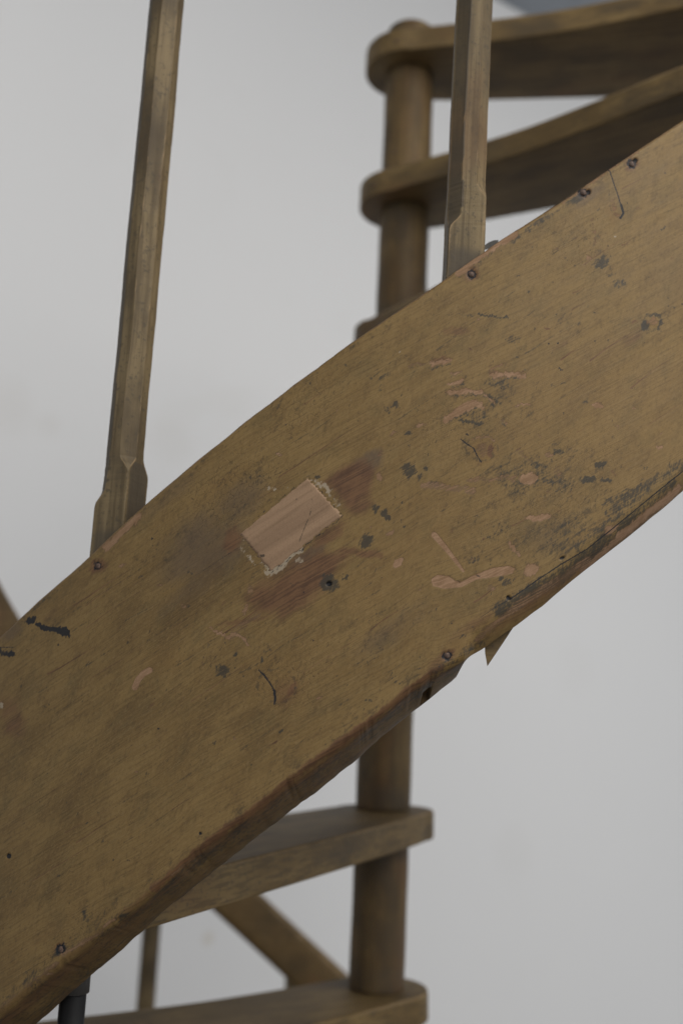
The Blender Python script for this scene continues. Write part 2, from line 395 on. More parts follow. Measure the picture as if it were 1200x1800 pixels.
def box_of(pts, m):
    xs = [p[0] for p in pts]; ys = [p[1] for p in pts]
    msk = front & (PX > min(xs) - m) & (PX < max(xs) + m) & (PY > min(ys) - m) & (PY < max(ys) + m)
    r_ = np.where(msk.any(1))[0]; c_ = np.where(msk.any(0))[0]
    if len(r_) == 0 or len(c_) == 0: return None
    return np.s_[r_[0]:r_[-1] + 1, c_[0]:c_[-1] + 1]
def put(layer, sl, val, depth=0.0):
    LAY[layer][sl] = np.maximum(LAY[layer][sl], val)
    if depth: DEP[sl] = DEP[sl] - depth * val
def el(layer, x, y, rx, ry, ang=0, amt=1.0, soft=.5, depth=0.0, warp=True):
    """soft ellipse; ang in degrees, anticlockwise as seen"""
    m = max(rx, ry) * (1 + soft) + 14; sl = box_of([(x - m, y - m), (x + m, y + m)], 0)
    if sl is None: return
    qx = (QX if warp else PX)[sl] - x; qy = (QY if warp else PY)[sl] - y
    a = math.radians(ang); ex = (qx * math.cos(a) - qy * math.sin(a)) / rx; ey = (qx * math.sin(a) + qy * math.cos(a)) / ry
    dd = np.hypot(ex, ey)
    put(layer, sl, amt * sst((1 + soft - dd) / (2 * soft)), depth)
def seg_dist(px, py, pts, widths):
    best = np.full(px.shape, 1e9)
    for (x0, y0), (x1, y1), w0, w1 in zip(pts[:-1], pts[1:], widths[:-1], widths[1:]):
        dx, dy = x1 - x0, y1 - y0; L2 = dx * dx + dy * dy + 1e-9
        t = np.clip(((px - x0) * dx + (py - y0) * dy) / L2, 0, 1)
        best = np.minimum(best, np.hypot(px - x0 - t * dx, py - y0 - t * dy) / (w0 + (w1 - w0) * t))
    return best
def st(layer, pts, w, amt=1.0, soft=.5, depth=0.0, warp=True, w2=None):
    n = len(pts); ws = list(np.linspace(w, w if w2 is None else w2, n))
    sl = box_of(pts, max(ws) * 2 + 12)
    if sl is None: return
    dd = seg_dist((QX if warp else PX)[sl], (QY if warp else PY)[sl], pts, ws)
    put(layer, sl, amt * sst((1 + soft - dd) / (2 * soft)), depth)
def pg(layer, pts, amt=1.0, soft=6.0, depth=0.0, warp=True):
    sl = box_of(pts, soft * 2 + 12)
    if sl is None: return
    px = (QX if warp else PX)[sl]; py = (QY if warp else PY)[sl]
    ins = np.zeros(px.shape, bool)
    for (x0, y0), (x1, y1) in zip(pts, pts[1:] + pts[:1]):
        ins ^= ((y0 > py) != (y1 > py)) & (px < (x1 - x0) * (py - y0) / (y1 - y0 + 1e-9) + x0)
    dd = seg_dist(px, py, pts + pts[:1], [1] * (len(pts) + 1)); sd = np.where(ins, dd, -dd)
    put(layer, sl, amt * sst((sd + soft) / (2 * soft)), depth)
MM = .001 / S                                                                  # one millimetre in working units
# bare scars
pg('bare', [(757, 1018), (768, 1010), (788, 1012), (800, 1020), (808, 1024), (832, 1011), (865, 998), (893, 994), (905, 999), (900, 1008), (872, 1014), (836, 1019), (812, 1032), (780, 1035), (760, 1030)], 1, 2.0, .18 * MM, False)
st('bare', [(763, 940), (782, 962), (800, 985), (814, 1004)], 5.5, 1, .35, .08 * MM, False, 2.5)
el('bare', 928, 840, 17, 11, 8, 1, .2, .08 * MM); el('bare', 946, 910, 25, 5.5, 3, 1, .25, .08 * MM); el('bare', 699, 990, 11, 9, 25, .95, .25, .08 * MM)
el('bare', 686, 936, 11, 5, 5, .62, .4); st('bare', [(745, 853), (780, 856), (832, 862)], 7, .58, .5, .08 * MM); st('bare', [(820, 846), (860, 842), (905, 838)], 5, .55, .6)
st('bare', [(237, 1208), (243, 1194), (252, 1184), (263, 1178)], 5.5, 1, .3, .08 * MM, False)
el('bare', 1049, 713, 11, 3.6, -14, 1, .3); el('bare', 925, 711, 11, 3, -8, .9, .4); el('bare', 910, 713, 6, 2.5, 20, .7, .4)
st('bare', [(790, 691), (820, 688), (846, 692)], 4.5, .8, .5); st('bare', [(783, 739), (803, 724), (820, 712), (840, 709)], 6, .85, .5); st('bare', [(868, 660), (900, 657), (918, 661)], 5, .72, .5)
el('bare', 778, 636, 16, 5, 12, .62, .5); el('bare', 802, 671, 10, 4, 20, .6, .5); el('bare', 740, 748, 8, 5, 20, .7, .4); el('bare', 1157, 787, 6, 4.5, 30, .8, .4); el('bare', 1113, 717, 2.6, 2, 0, 1, .4)
el('bare', 690, 762, 9, 3, 45, .6, .5); el('bare', 668, 797, 8, 3, 40, .5, .5); el('bare', 667, 838, 5, 9, 30, .7, .4)
el('bare', 900, 845, 8, 4, 0, .6, .5); el('bare', 978, 828, 9, 10, 0, .45, .6)
st('bare', [(905, 1068), (940, 1046), (980, 1022), (1035, 985)], 11, .58, .7); st('bare', [(1095, 940), (1140, 905), (1200, 858)], 8, .85, .5); st('bare', [(1030, 1000), (1070, 965), (1100, 940)], 7, .7, .5)
el('bare', 933, 1003, 15, 11, 25, .8, .4); st('bare', [(895, 955), (912, 976)], 4, .7, .5); el('bare', 1075, 930, 16, 9, 40, .7, .5); st('bare', [(840, 1120), (880, 1090), (905, 1072)], 8, .55, .7)
st('bare', [(806, 479), (850, 446), (905, 410)], 6.5, .95, .6); st('bare', [(186, 963), (215, 935), (244, 908)], 7, .8, .6); st('bare', [(990, 352), (1060, 305), (1120, 265)], 4, .62, .6)
st('bare', [(370, 1104), (398, 1121), (415, 1112), (427, 1122), (438, 1135)], 3, .75, .5); st('bare', [(405, 1120), (425, 1098), (452, 1080)], 8, .5, .7); el('bare', 430, 1072, 12, 5, 70, .6, .5); el('bare', 440, 1035, 4, 10, 10, .6, .5)
el('bare', 862, 1033, 10, 6, 0, .6, .6); el('bare', 26, 1270, 8, 5, 0, .5, .6); el('bare', 1036, 453, 5, 4, 0, .7, .5); st('bare', [(1042, 385), (1046, 430)], 3, .5, .6)
st('bare', [(110, 1680), (150, 1655), (200, 1618)], 5, .6, .7); st('bare', [(10, 1765), (60, 1725), (100, 1692)], 5, .55, .7); st('bare', [(300, 1540), (350, 1500)], 4, .5, .7)
for (x, y, l, w_, a_, am) in [(800, 672, 26, 3.5, 14, .8), (826, 690, 40, 4, 4, .85), (812, 722, 44, 5.5, 28, .95), (838, 712, 18, 4, -20, .8), (892, 658, 44, 4, 2, .85), (868, 664, 14, 3, -30, .7), (860, 700, 20, 3, -38, .7), (886, 742, 10, 3, -40, .6), (800, 656, 16, 3, 10, .6), (870, 645, 20, 4, 20, .5), (775, 636, 34, 5, 12, .75), (735, 640, 40, 3, 8, .5), (848, 800, 30, 3, 60, .4), (912, 790, 8, 6, 0, .5), (965, 800, 8, 5, 0, .6), (918, 800, 24, 3, -38, .5)]:
    a_ = math.radians(a_); dx_, dy_ = math.cos(a_) * l / 2, -math.sin(a_) * l / 2
    st('bare', [(x - dx_, y - dy_), (x, y), (x + dx_, y + dy_)], w_, am, .7, .1 * MM)
    st('dark', [(x - dx_ * 1.2, y - dy_ + w_ + 2), (x, y + w_ + 3), (x + dx_, y + dy_ + w_ + 2)], 2.4, am * .8, .8)
for (x, y, r_) in [(846, 786, 26), (1146, 566, 15), (486, 1206, 34)]:                       # knots: broken dark rings
    for k in range(9):
        a_ = k * .7 + x; st('grime_dark', [(x + r_ * math.cos(a_), y + r_ * .9 * math.sin(a_)), (x + r_ * math.cos(a_ + .4), y + r_ * .9 * math.sin(a_ + .4))], 2.6, .9, .8)
el('bare', 1147, 566, 9, 8, 0, .62, .35, -.1 * MM); st('bare', [(832, 772), (850, 766), (868, 775)], 3, .6, .7); el('bare', 850, 792, 14, 16, 0, .46, .7); st('bare', [(1074, 352), (1080, 372), (1088, 382)], 4, .55, .6); el('bare', 470, 1195, 8, 14, 30, .42, .7)
# thin worn line along the top arris
tl = [(x, y + 2) for x, y in top_px]
st('bare', tl, 2.2, .52, .7, 0, False)
# red-brown stain round the tenon, and along the lower arris
pg('red', [(425, 1055), (450, 1078), (495, 1088), (540, 1068), (572, 1040), (600, 995), (618, 975), (560, 962), (515, 985), (470, 1015), (440, 1030)], .92, 26)
pg('red', [(560, 848), (590, 822), (640, 800), (662, 820), (655, 872), (620, 905), (603, 893), (590, 870)], .9, 24)
el('red', 408, 948, 16, 26, -25, .85, .7); st('red', [(600, 968), (640, 973), (668, 976)], 8, .7, .8); el('red', 630, 880, 28, 30, 30, .7, .7); el('red', 580, 940, 45, 14, 38, .75, .7)
st('red', [(270, 1562), (350, 1494), (450, 1418), (550, 1341), (654, 1264), (717, 1212), (775, 1172)], 7, .85, .8)
st('red', [(0, 1778), (65, 1727), (173, 1640), (260, 1574)], 8, .55, .8)
el('red', 22, 1262, 24, 48, 20, .66, .7); el('red', 505, 1212, 26, 34, -30, .62, .8); el('red', 512, 1210, 7, 20, -38, .9, .6); el('red', 800, 581, 30, 8, 2, .55, .5, .08 * MM); el('red', 862, 792, 4, 13, -10, .9, .5)
el('red', 775, 634, 20, 8, 10, .7, .6); st('red', [(862, 655), (880, 662), (915, 655)], 4, .7, .6); el('red', 985, 605, 30, 10, 30, .3, .8); el('red', 1110, 595, 26, 8, 35, .5, .8); el('red', 810, 690, 35, 12, 0, .5, .8)
el('red', 960, 577, 7, 3.5, -10, .9, .5); el('red', 1035, 435, 20, 14, 0, .4, .8); el('red', 830, 1100, 60, 14, 36, .6, .8); el('red', 770, 1165, 40, 12, 36, .6, .8); st('red', [(385, 1098), (470, 1085)], 5, .6, .8)
el('red', 80, 1090, 60, 18, 40, .35, .8); el('red', 480, 860, 60, 14, 36, .4, .8); el('red', 700, 1030, 12, 6, 0, .3, .8)
# dark grey-green stains
for a in [(720, 826, 16, 15, -35, .8), (737, 836, 6, 9, 0, .7), (748, 824, 3, 6, 0, .8), (661, 893, 6, 9, 25, .9), (675, 902, 6, 8, 0, .95), (681, 912, 4, 6, 0, .9), (705, 883, 3, 3, 0, .95), (704, 916, 2.5, 3, 0, .9), (645, 951, 16, 11, 40, .85), (577, 1024, 17, 16, 0, .95), (608, 1015, 9, 4, 35, .95),
          (1058, 462, 17, 12, 25, .85), (1071, 484, 8, 5, 20, .6), (1087, 499, 13, 9, 0, .7), (1134, 573, 8, 9, 0, .9), (1146, 553, 15, 4, 5, .8), (1160, 566, 4, 8, 0, .75), (1157, 575, 5, 4, 0, .7), (762, 852, 13, 6, -12, .75), (838, 693, 40, 4, -6, .8), (825, 741, 28, 4, -8, .85),
          (873, 673, 26, 10, 0, .62), (860, 698, 10, 3, 0, .8), (840, 730, 22, 12, 0, .55), (925, 835, 70, 36, 0, .42), (985, 858, 30, 25, 0, .42), (940, 818, 10, 7, 0, .75), (960, 845, 14, 6, -20, .65), (1032, 844, 15, 7, 0, .92), (1064, 845, 12, 4.5, 0, .92), (1053, 816, 11, 5.5, 0, .95), (1085, 882, 36, 14, 0, .62), (1000, 940, 60, 34, 20, .46), (1075, 900, 20, 12, 20, .65),
          (980, 795, 14, 6, -10, .7), (1010, 793, 10, 5, 0, .5), (695, 712, 9, 6, 20, .8), (680, 721, 6, 9, 40, .6), (666, 684, 4, 4, 0, .6), (675, 662, 16, 5, 38, .6), (650, 665, 8, 4, 0, .55), (605, 643, 8, 4, 0, .5), (735, 720, 10, 4, 40, .5), (718, 762, 8, 5, 0, .7), (390, 1180, 14, 12, 0, .72), (366, 1132, 4, 4, 0, .8), (472, 1140, 6, 14, -40, .6), (462, 1160, 3, 6, -30, .8),
          (150, 1610, 6, 12, 10, .75), (180, 1640, 22, 10, 40, .55), (108, 1670, 16, 9, 38, .9), (62, 1728, 26, 26, 40, .5), (215, 1612, 14, 6, 38, .7), (905, 1063, 8, 4, 10, .8), (912, 1066, 8, 5, 10, .9), (1180, 820, 14, 10, 30, .6), (700, 1200, 12, 6, -40, .4), (1012, 465, 8, 4, 20, .4), (1017, 568, 7, 4, 20, .6), (985, 565, 5, 5, 0, .4),
          (915, 720, 4, 2, 0, .5), (875, 705, 12, 4, -40, .6), (922, 650, 7, 3, 0, .5), (971, 675, 3, 5, 0, .5), (990, 673, 6, 3, 0, .5), (1028, 707, 8, 3, 0, .55), (1055, 720, 10, 3, 0, .3), (905, 600, 30, 12, -35, .4), (1140, 655, 14, 4, 30, .3), (800, 1015, 30, 6, -25, .3), (830, 985, 14, 10, 0, .5), (870, 930, 40, 22, 20, .42), (890, 1025, 10, 7, 0, .75), (880, 1018, 6, 5, 0, .8), (650, 1095, 60, 14, 36, .32), (660, 1150, 60, 12, 36, .34), (690, 1195, 4, 12, -35, .45), (560, 1150, 40, 12, 36, .2)]:
    el('dark', a[0], a[1], a[2], a[3], a[4], a[5], .55)
st('dark', [(840, 553), (865, 556), (892, 559)], 2.6, .85, .6); st('dark', [(765, 552), (830, 554)], 2.5, .5, .8); st('dark', [(735, 553), (765, 552)], 2, .4, .8)
st('dark', [(880, 1075), (925, 1045), (985, 1012), (1050, 968), (1085, 935), (1105, 915)], 16, .78, .8); st('dark', [(1090, 880), (1140, 850), (1200, 815)], 12, .6, .8); st('red', [(860, 1110), (960, 1045), (1080, 960), (1200, 860)], 16, .6, .8); st('dark', [(1090, 925), (1130, 890), (1185, 850)], 11, .62, .8); st('dark', [(985, 1010), (1060, 960)], 6, .85, .6)
st('dark', [(1010, 960), (1050, 930), (1100, 890), (1140, 862)], 8, .6, .8); st('dark', [(760, 1185), (800, 1160), (850, 1130)], 7, .5, .8); st('dark', [(560, 1350), (640, 1292), (720, 1228)], 6, .62, .8)
st('dark', [(900, 425), (940, 395), (985, 365), (1010, 345)], 4, .55, .8); st('dark', [(25, 1095), (60, 1070), (140, 1005)], 5, .4, .8)
# black ink marks, holes, cracks
st('ink', [(69, 1100), (88, 1105), (106, 1109)], 5.0, .88, .4, 0, True); el('ink', 114, 1110, 7.5, 10, 10, 1, .3); el('ink', 57, 1090, 8.5, 7, 10, 1, .35); el('ink', 44, 1091, 7, 4, 0, .5, .6)
el('ink', 21, 1149, 8, 6, 0, 1, .35); st('ink', [(0, 1148), (14, 1149)], 6, .58, .6); st('ink', [(0, 1138), (24, 1138)], 1.2, .7, .6, 0, False); el('ink', 102, 1135, 2, 2.4, 0, 1, .3)
el('ink', 578, 1026, 5, 4, 0, 1, .3, 1.5 * MM, False); el('ink', 15, 1505, 4, 4.5, 0, 1, .3, .8 * MM, False); el('ink', 352, 1465, 2.6, 2.6, 0, 1, .3, .6 * MM, False); el('ink', 893, 1051, 4.5, 3.5, -40, 1, .3, 1.08 * MM, False); el('ink', 987, 981, 5, 2.5, 20, .9, .3, 1 * MM, False)
el('ink', 964, 604, 1.6, 1.6, 0, 1, .4, 0, False); el('ink', 980, 603, 1.6, 1.6, 0, 1, .4, 0, False); el('ink', 279, 1281, 2, 2, 0, .8, .4, 0, False)
for p, w, am in [([(809, 772), (820, 780), (832, 788), (838, 801), (845, 812)], 1.9, 1), ([(455, 1178), (464, 1187), (474, 1200), (481, 1212), (483, 1226), (482, 1238)], 2.2, 1), ([(463, 1185), (468, 1192)], 3, 1), ([(483, 1214), (484, 1232)], 3.2, .9), ([(898, 1052), (940, 1022), (985, 992), (1030, 966), (1075, 930), (1120, 893), (1160, 860), (1200, 828)], 1.8, .92),
                 ([(1070, 297), (1078, 322), (1086, 345), (1092, 368)], 1.8, .9), ([(1091, 360), (1095, 375), (1090, 383)], 3.4, .85), ([(1069, 330), (1071, 360), (1076, 378), (1090, 384)], 1.2, .6), ([(855, 702), (905, 745), (965, 797)], 1.2, .55), ([(397, 1127), (380, 1153), (364, 1178)], .9, .6), ([(418, 963), (385, 985), (350, 1008)], 1.2, .6),
                 ([(317, 1180), (322, 1220), (326, 1260)], .8, .45), ([(775, 632), (784, 634), (793, 636)], 1.8, .6), ([(808, 1035), (815, 1060), (830, 1085)], 1, .5), ([(840, 1088), (870, 1068), (898, 1052)], 1.2, .65), ([(770, 590), (800, 592), (832, 590)], 1.2, .6), ([(0, 1778), (80, 1716), (170, 1650)], 1.2, .0), ([(5, 1300), (28, 1312)], 1, .5), ([(1010, 595), (1020, 610)], 1, .5), ([(880, 1000), (905, 990)], .8, .0)]:
    if am: st('ink', p, w * .62, am * .92, .6, (.08 * MM if w > 1.4 else .1 * MM), False)
# white crust by the tenon
st('white', [(470, 1006), (500, 985), (525, 968)], 6, .95, .7); el('white', 490, 998, 26, 9, 38, .9, .6); el('white', 560, 850, 14, 5, -45, .7, .7); el('white', 440, 985, 5, 14, 40, .7, .7); el('white', 466, 992, 10, 6, -40, .7, .6); el('white', 524, 985, 8, 6, 30, .6, .6); el('white', 574, 858, 5, 18, 30, .75, .6); el('white', 592, 882, 5, 12, 30, .6, .6); el('white', 478, 860, 14, 4, 10, .6, .6); el('white', 503, 858, 8, 4, 30, .5, .6); el('white', 425, 965, 5, 10, 40, .5, .6)
el('white', 701, 620, 4, 2, 40, .8, .4); el('white', 616, 703, 3, 3, 0, .6, .4); el('white', 1080, 415, 3, 2, 0, .8, .4); el('white', 2, 1240, 4, 6, 0, .9, .4)
# dull grey film, yellowish knots, crackled paint
el('grey', 360, 960, 95, 60, 38, .75, .8); el('grey', 420, 880, 60, 40, 36, .7, .8); el('grey', 645, 815, 34, 18, 38, .95, .7); el('grey', 540, 978, 40, 12, 30, .9, .7); el('grey', 330, 1040, 80, 22, 38, .6, .8); el('grey', 690, 1110, 110, 28, 37, .5, .8); el('grey', 1175, 480, 60, 90, 0, .4, .9); el('grey', 20, 1110, 30, 14, 40, .7, .8); el('grey', 300, 870, 90, 18, 40, .5, .9); el('grey', 960, 935, 60, 40, 20, .5, .9); el('grey', 1035, 345, 40, 12, 38, .7, .8)
el('yellow', 848, 788, 24, 26, 0, 1.2, .5); el('yellow', 1147, 566, 10, 9, 0, 1, .35, -.1 * MM); el('yellow', 480, 1200, 46, 40, 0, .5, .8); el('yellow', 800, 1140, 22, 12, 30, .8, .7); el('yellow', 1040, 930, 60, 10, 36, .7, .7); el('yellow', 1076, 372, 9, 20, 10, .9, .6); el('yellow', 940, 760, 40, 14, -35, .4, .8); el('yellow', 1000, 740, 160, 110, 0, .35, .9); el('yellow', 380, 860, 60, 14, 40, .6, .8); el('yellow', 640, 1040, 60, 40, 36, .3, .9); el('yellow', 290, 1160, 40, 18, 0, .5, .8); el('yellow', 760, 1110, 60, 14, 36, .4, .9); el('yellow', 720, 930, 90, 60, 36, .4, .9)
el('crackle', 400, 870, 110, 55, 38, 1, .7); el('crackle', 530, 720, 80, 45, 38, .8, .8); el('crackle', 500, 1200, 70, 55, 0, .7, .8); el('crackle', 800, 760, 90, 60, 0, .45, .8); el('crackle', 980, 860, 130, 70, 30, .5, .8); el('crackle', 1010, 430, 90, 60, 0, .45, .8); el('crackle', 160, 1640, 80, 30, 38, .5, .8)
for a in [(860, 720, 110, 70, 15, .50), (930, 840, 150, 60, 10, .55), (1000, 930, 130, 60, 35, .62), (860, 950, 90, 70, 20, .42), (700, 860, 70, 45, 20, .3), (640, 1120, 150, 50, 37, .36), (1050, 430, 80, 60, 0, .32), (420, 870, 120, 50, 38, .45), (300, 960, 120, 50, 38, .35), (480, 1190, 80, 60, 0, .34), (150, 1640, 120, 40, 38, .48), (60, 1100, 60, 40, 40, .4), (380, 1150, 90, 40, 20, .3), (1140, 570, 50, 30, 0, .4), (560, 700, 110, 30, 38, .36), (200, 1300, 150, 90, 30, .16), (700, 640, 120, 60, 30, .24), (1000, 560, 90, 50, 0, .28), (480, 930, 130, 110, 30, .36)]:
    el('grime_dark', a[0], a[1], a[2], a[3], a[4], a[5], .9)
st('grime_dark', [(0, 1770), (173, 1632), (350, 1486), (550, 1332), (717, 1205), (852, 1125)], 16, .5, .9); st('grime_dark', [(x, y + 10) for x, y in top_px], 12, .38, .9)
rw = random.Random(21)
for k in range(26):
    f_ = rw.random(); ex, ey = 545 + 56 * f_, 843 + 64 * f_; l_ = rw.uniform(3, 22) * (1 - abs(f_ - .45))
    st('white', [(ex - 3, ey + 2), (ex + l_ * .85, ey - l_ * .5)], rw.uniform(.8, 1.8), rw.uniform(.3, .6), .8, 0, True, .5)
for k in range(16):
    f_ = rw.random(); ex, ey = 424 + 48 * f_, 946 + 60 * f_; l_ = rw.uniform(2, 14)
    st('white', [(ex, ey), (ex - l_ * .85, ey + l_ * .6)], rw.uniform(.8, 1.6), rw.uniform(.3, .55), .8, 0, True, .5)
for k in range(170):                                                             # single dark growth lines along the grain
    x = rw.uniform(-20, 1150); v_ = rw.uniform(.03, .95); t_, _z = on_cyl(min(max(x, 5), 1190), 1000 - .7 * x, R); i_ = int(np.argmin(abs(th - t_))); y = float(PY[int(v_ * (NV - 1)), i_])
    l_ = rw.uniform(30, 190) * (1.0 if x < 800 else .6); a_ = math.radians(rw.gauss(33, 1.5))
    pts = [(x + l_ * f_ * math.cos(a_), y - l_ * f_ * math.sin(a_) + 1.5 * math.sin(f_ * 5 + k)) for f_ in (0, .25, .5, .75, 1)]
    st(rw.choice(('grime_dark', 'grime_dark', 'grime_dark', 'red')), pts, rw.uniform(.8, 1.7), rw.uniform(.45, .95), .7, .04 * MM, False, .5)
# recessed outline of the tenon, nails sit in small pits
PLUG = [(420, 938), (541, 837), (603, 906), (476, 1009)]
st('ink', PLUG[1:4], 1.5, .5, .7); st('ink', [PLUG[3], PLUG[0], PLUG[1]], 1.2, .4, .7)
NAILS = [(828, 482), (1025, 338), (1110, 288), (172, 995), (785, 1152), (107, 1669)]
for x, y in NAILS: el('ink', x, y, 8.5, 8.5, 0, .8, .45, .8 * MM); el('red', x, y, 16, 13, 38, .8, .6)
el('ink', 1034, 337, 4, 4, 0, 1, .4, 1 * MM, False); el('ink', 1116, 282, 4, 4, 0, 1, .4, 1 * MM, False); el('ink', 107, 1669, 14, 8, 38, .62, .6); el('red', 80, 1640, 60, 20, 40, .4, .9); el('dark', 790, 1160, 14, 12, 0, .6, .5); el('dark', 835, 470, 16, 6, 38, .5, .6); el('dark', 1015, 350, 14, 9, 20, .7, .6)

rn = random.Random(12)
for _ in range(170):
    x = 1200 * rn.random() ** .75; v_ = rn.uniform(.04, .97)
    t_, _z = on_cyl(x, 1000 - .7 * x, R); i_ = int(np.argmin(abs(th - t_))); y = float(PY[int(v_ * (NV - 1)), i_])
    kind = rn.choice(('dark', 'dark', 'dark', 'red', 'bare', 'ink'))
    if kind == 'ink': el('ink', x, y, rn.uniform(1.0, 1.8), rn.uniform(1, 2), 0, .8, .5)
    else: el(kind, x, y, rn.uniform(2, 9), rn.uniform(1.2, 3.5), rn.uniform(-50, 50), rn.uniform(.4, .75), .6)
for _ in range(26):
    x = rn.uniform(0, 1200); v_ = rn.uniform(.05, .9); t_, _z = on_cyl(x, 1000 - .7 * x, R); i_ = int(np.argmin(abs(th - t_))); y = float(PY[int(v_ * (NV - 1)), i_])
    a_ = rn.uniform(-.9, 1.5); l_ = rn.uniform(12, 55)
    st(rn.choice(('ink', 'bare', 'ink')), [(x, y), (x + l_ * math.cos(a_), y - l_ * math.sin(a_))], .7, rn.uniform(.3, .5), .6, .06 * MM)
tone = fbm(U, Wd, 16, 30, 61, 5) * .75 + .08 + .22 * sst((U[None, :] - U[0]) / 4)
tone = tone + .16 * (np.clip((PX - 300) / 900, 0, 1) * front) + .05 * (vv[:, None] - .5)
und = (fbm(U, Wd, 9, 12, 71, 3) - .5) * 1.4 * MM + (fbm(U, Wd, 5, 240, 75, 3) - .5) * .05 * MM
in_plug = np.zeros_like(zz)
sl_ = box_of(PLUG, 30); cxp = (PX[sl_] - 510, PY[sl_] - 922)
in_plug[sl_] = sst((1.7 - np.maximum(abs(cxp[0] * .77 - cxp[1] * .64) / 78, abs(cxp[0] * .68 + cxp[1] * .74) / 46)) / .5)
und = und * (1 - in_plug)
rows_r = R + DEP + und
tz = (1 - vv)[:, None] * H
# arris at the right: worn round below the long crack
low = np.clip((.026 - vv[:, None] * H) / .026, 0, 1)
rows_r = rows_r - right[None, :] * (low ** 2) * .012 - (1 - right[None, :]) * np.clip((.006 - vv[:, None] * H) / .006, 0, 1) ** 2 * .003
hi = np.clip((vv[:, None] * H - (H - .004)) / .004, 0, 1); rows_r = rows_r - hi ** 2 * .0025
# cross-section loop: inner top -> top face -> outer face (downwards) -> chamfer -> underside -> inner face
def row(r, z): return np.stack(np.broadcast_arrays(r, z), -1)
rough_b = (fbm(U, np.linspace(0, .05, 9), 10, 90, 81, 3) - .5)
loop = []
for kf in (0, .5, .96): loop.append(row(R - TW + kf * TW, ztop - .001 + .001 * (kf > .3) - .0015 * (kf > .9)))
n_top = len(loop)
for i in range(NV - 1, -1, -1): loop.append(row(rows_r[i], zz[i]))
n_out = len(loop)
for j, kf in enumerate((.12, .24, .4, .55, .7, .85, .97, 1.0)):
    base = zbot + (zin - zbot) * min(1, kf * 1.15)
    dip = (rough_b[j] * .0016) * (1 - right) + slot * .012 * (.5 < kf < .9)
    loop.append(row(R - TW * kf - right * .012 * (1 - kf), base + dip))
n_bot = len(loop)
for kf in (.04, .3, .7, .97): loop.append(row(np.full_like(th, R - TW), zin + (ztop - zin) * kf))
L = np.stack(loop)                                                            # rows, cols, (r,z)
thp = th.copy(); thp[0] = th[1]; thp[-1] = th[-2]; L[:, 0] = L[:, 1].mean(0); L[:, -1] = L[:, -2].mean(0)      # closed ends
Xw = (CX + L[..., 0] * np.sin(thp)) * S; Yw = (CY - L[..., 0] * np.cos(thp)) * S
Zw = np.maximum(L[..., 1] * S + CAM_Z, .004)
me, q = grid_mesh('stringer', np.stack([Xw, Yw, Zw], -1)[::-1], close_rows=True)
NR = len(loop)
def full(a, fill=0.0):
    f = np.full((NR, len(th)), fill); f[n_top:n_out] = a[::-1]; return f[::-1]
for k, a in LAY.items():
    f = full(a)
    g_ = f[::-1]
    if k == 'red': g_[n_out:n_bot] = .40; g_[n_out:n_out + 2] = .6
    if k == 'dark': g_[n_out:n_bot] = .46 + .5 * rough_b[:n_bot - n_out]
    if k == 'bare': g_[:n_top] = .58
    attr_f(me, k, f)
tf = full(tone, .4); tf[::-1][n_out:n_bot] = .42; attr_f(me, 'tone', tf)
wl = np.zeros(NR); wl[:n_top] = np.array([-.05, -.025, 0]) * S + Wd[-1] + .05 * S; wl[n_top:n_out] = Wd[::-1]
wl[n_out:n_bot] = -np.array([.12, .24, .4, .55, .7, .85, .97, 1.0]) * TW * S; wl[n_bot:] = -TW * S - np.array([.04, .3, .7, .97]) * H * S
UVV = np.stack(np.broadcast_arrays(U[None, :], wl[:, None]), -1)[::-1].reshape(-1, 2)
uvl = me.uv_layers.new(name='UVMap'); uvl.data.foreach_set('uv', UVV[q.ravel()].astype(np.float32).ravel())
stringer = part('stringer', me, m_string)
stringer['label'] = 'broad curved side board with scars, stains and a pale tenon end'

def surf(px, py, off=0.0):
    """point on the stringer's outer face seen at a photo pixel, pushed out by off working units; also theta"""
    t, z = on_cyl(px, py, R); return Vector(pol(t, R + off, z)), t
# tenon end: conforming patch with a little thickness
n = 40
A_, B_, C_, D_ = [np.array(p, float) for p in ((423, 938.5), (541, 840), (600, 906), (476, 1005))]
rg = random.Random(4); ragA = [rg.uniform(-1.6, 1.6) for _ in range(n + 2)]; ragB = [rg.uniform(-2.2, 2.2) for _ in range(n + 2)]
P = np.zeros((n + 2, n + 2, 3)); UVp = np.zeros((n + 2, n + 2, 2)); inkp = np.zeros((n + 2, n + 2))
for i in range(n + 2):
    for j in range(n + 2):
        s_, t_ = np.clip((i - 1) / (n - 1), 0, 1), np.clip((j - 1) / (n - 1), 0, 1)
        p = (A_ * (1 - t_) + B_ * t_) * (1 - s_) + (D_ * (1 - t_) + C_ * t_) * s_
        if t_ < .01 or t_ > .99: p = p + np.array([.77, -.64]) * ragB[i]
        if s_ > .99 or s_ < .01: p = p + np.array([.64, .77]) * ragA[j] * (.5 + s_ * .6)
        rim = i in (0, n + 1) or j in (0, n + 1)
        e_ = min(s_, 1 - s_, t_ * 1.6, (1 - t_) * 1.6)
        off = -.012 if rim else .00035 - .0003 * math.exp(-e_ * 60)
        tt, z_ = on_cyl(p[0], p[1], R)
        P[i, j] = pol(tt, R + off, z_); UVp[i, j] = (tt * LEN, (z_ - B * tt) * S * .78)
        dl = seg_dist(np.array([p[0]]), np.array([p[1]]), [(549, 872), (545, 905), (526, 952)], [.6, 1.1, 1.7])[0]
        inkp[i, j] = .55 * float(sst((1.6 - dl) / 1.2)) + .9 * math.exp(-((p[0] - 462) ** 2 / 30 + (p[1] - 977) ** 2 / 10)) + .6 * math.exp(-((p[0] - 521) ** 2 + (p[1] - 878) ** 2) / 8) + .6 * math.exp(-((p[0] - 494) ** 2 + (p[1] - 898) ** 2) / 6)
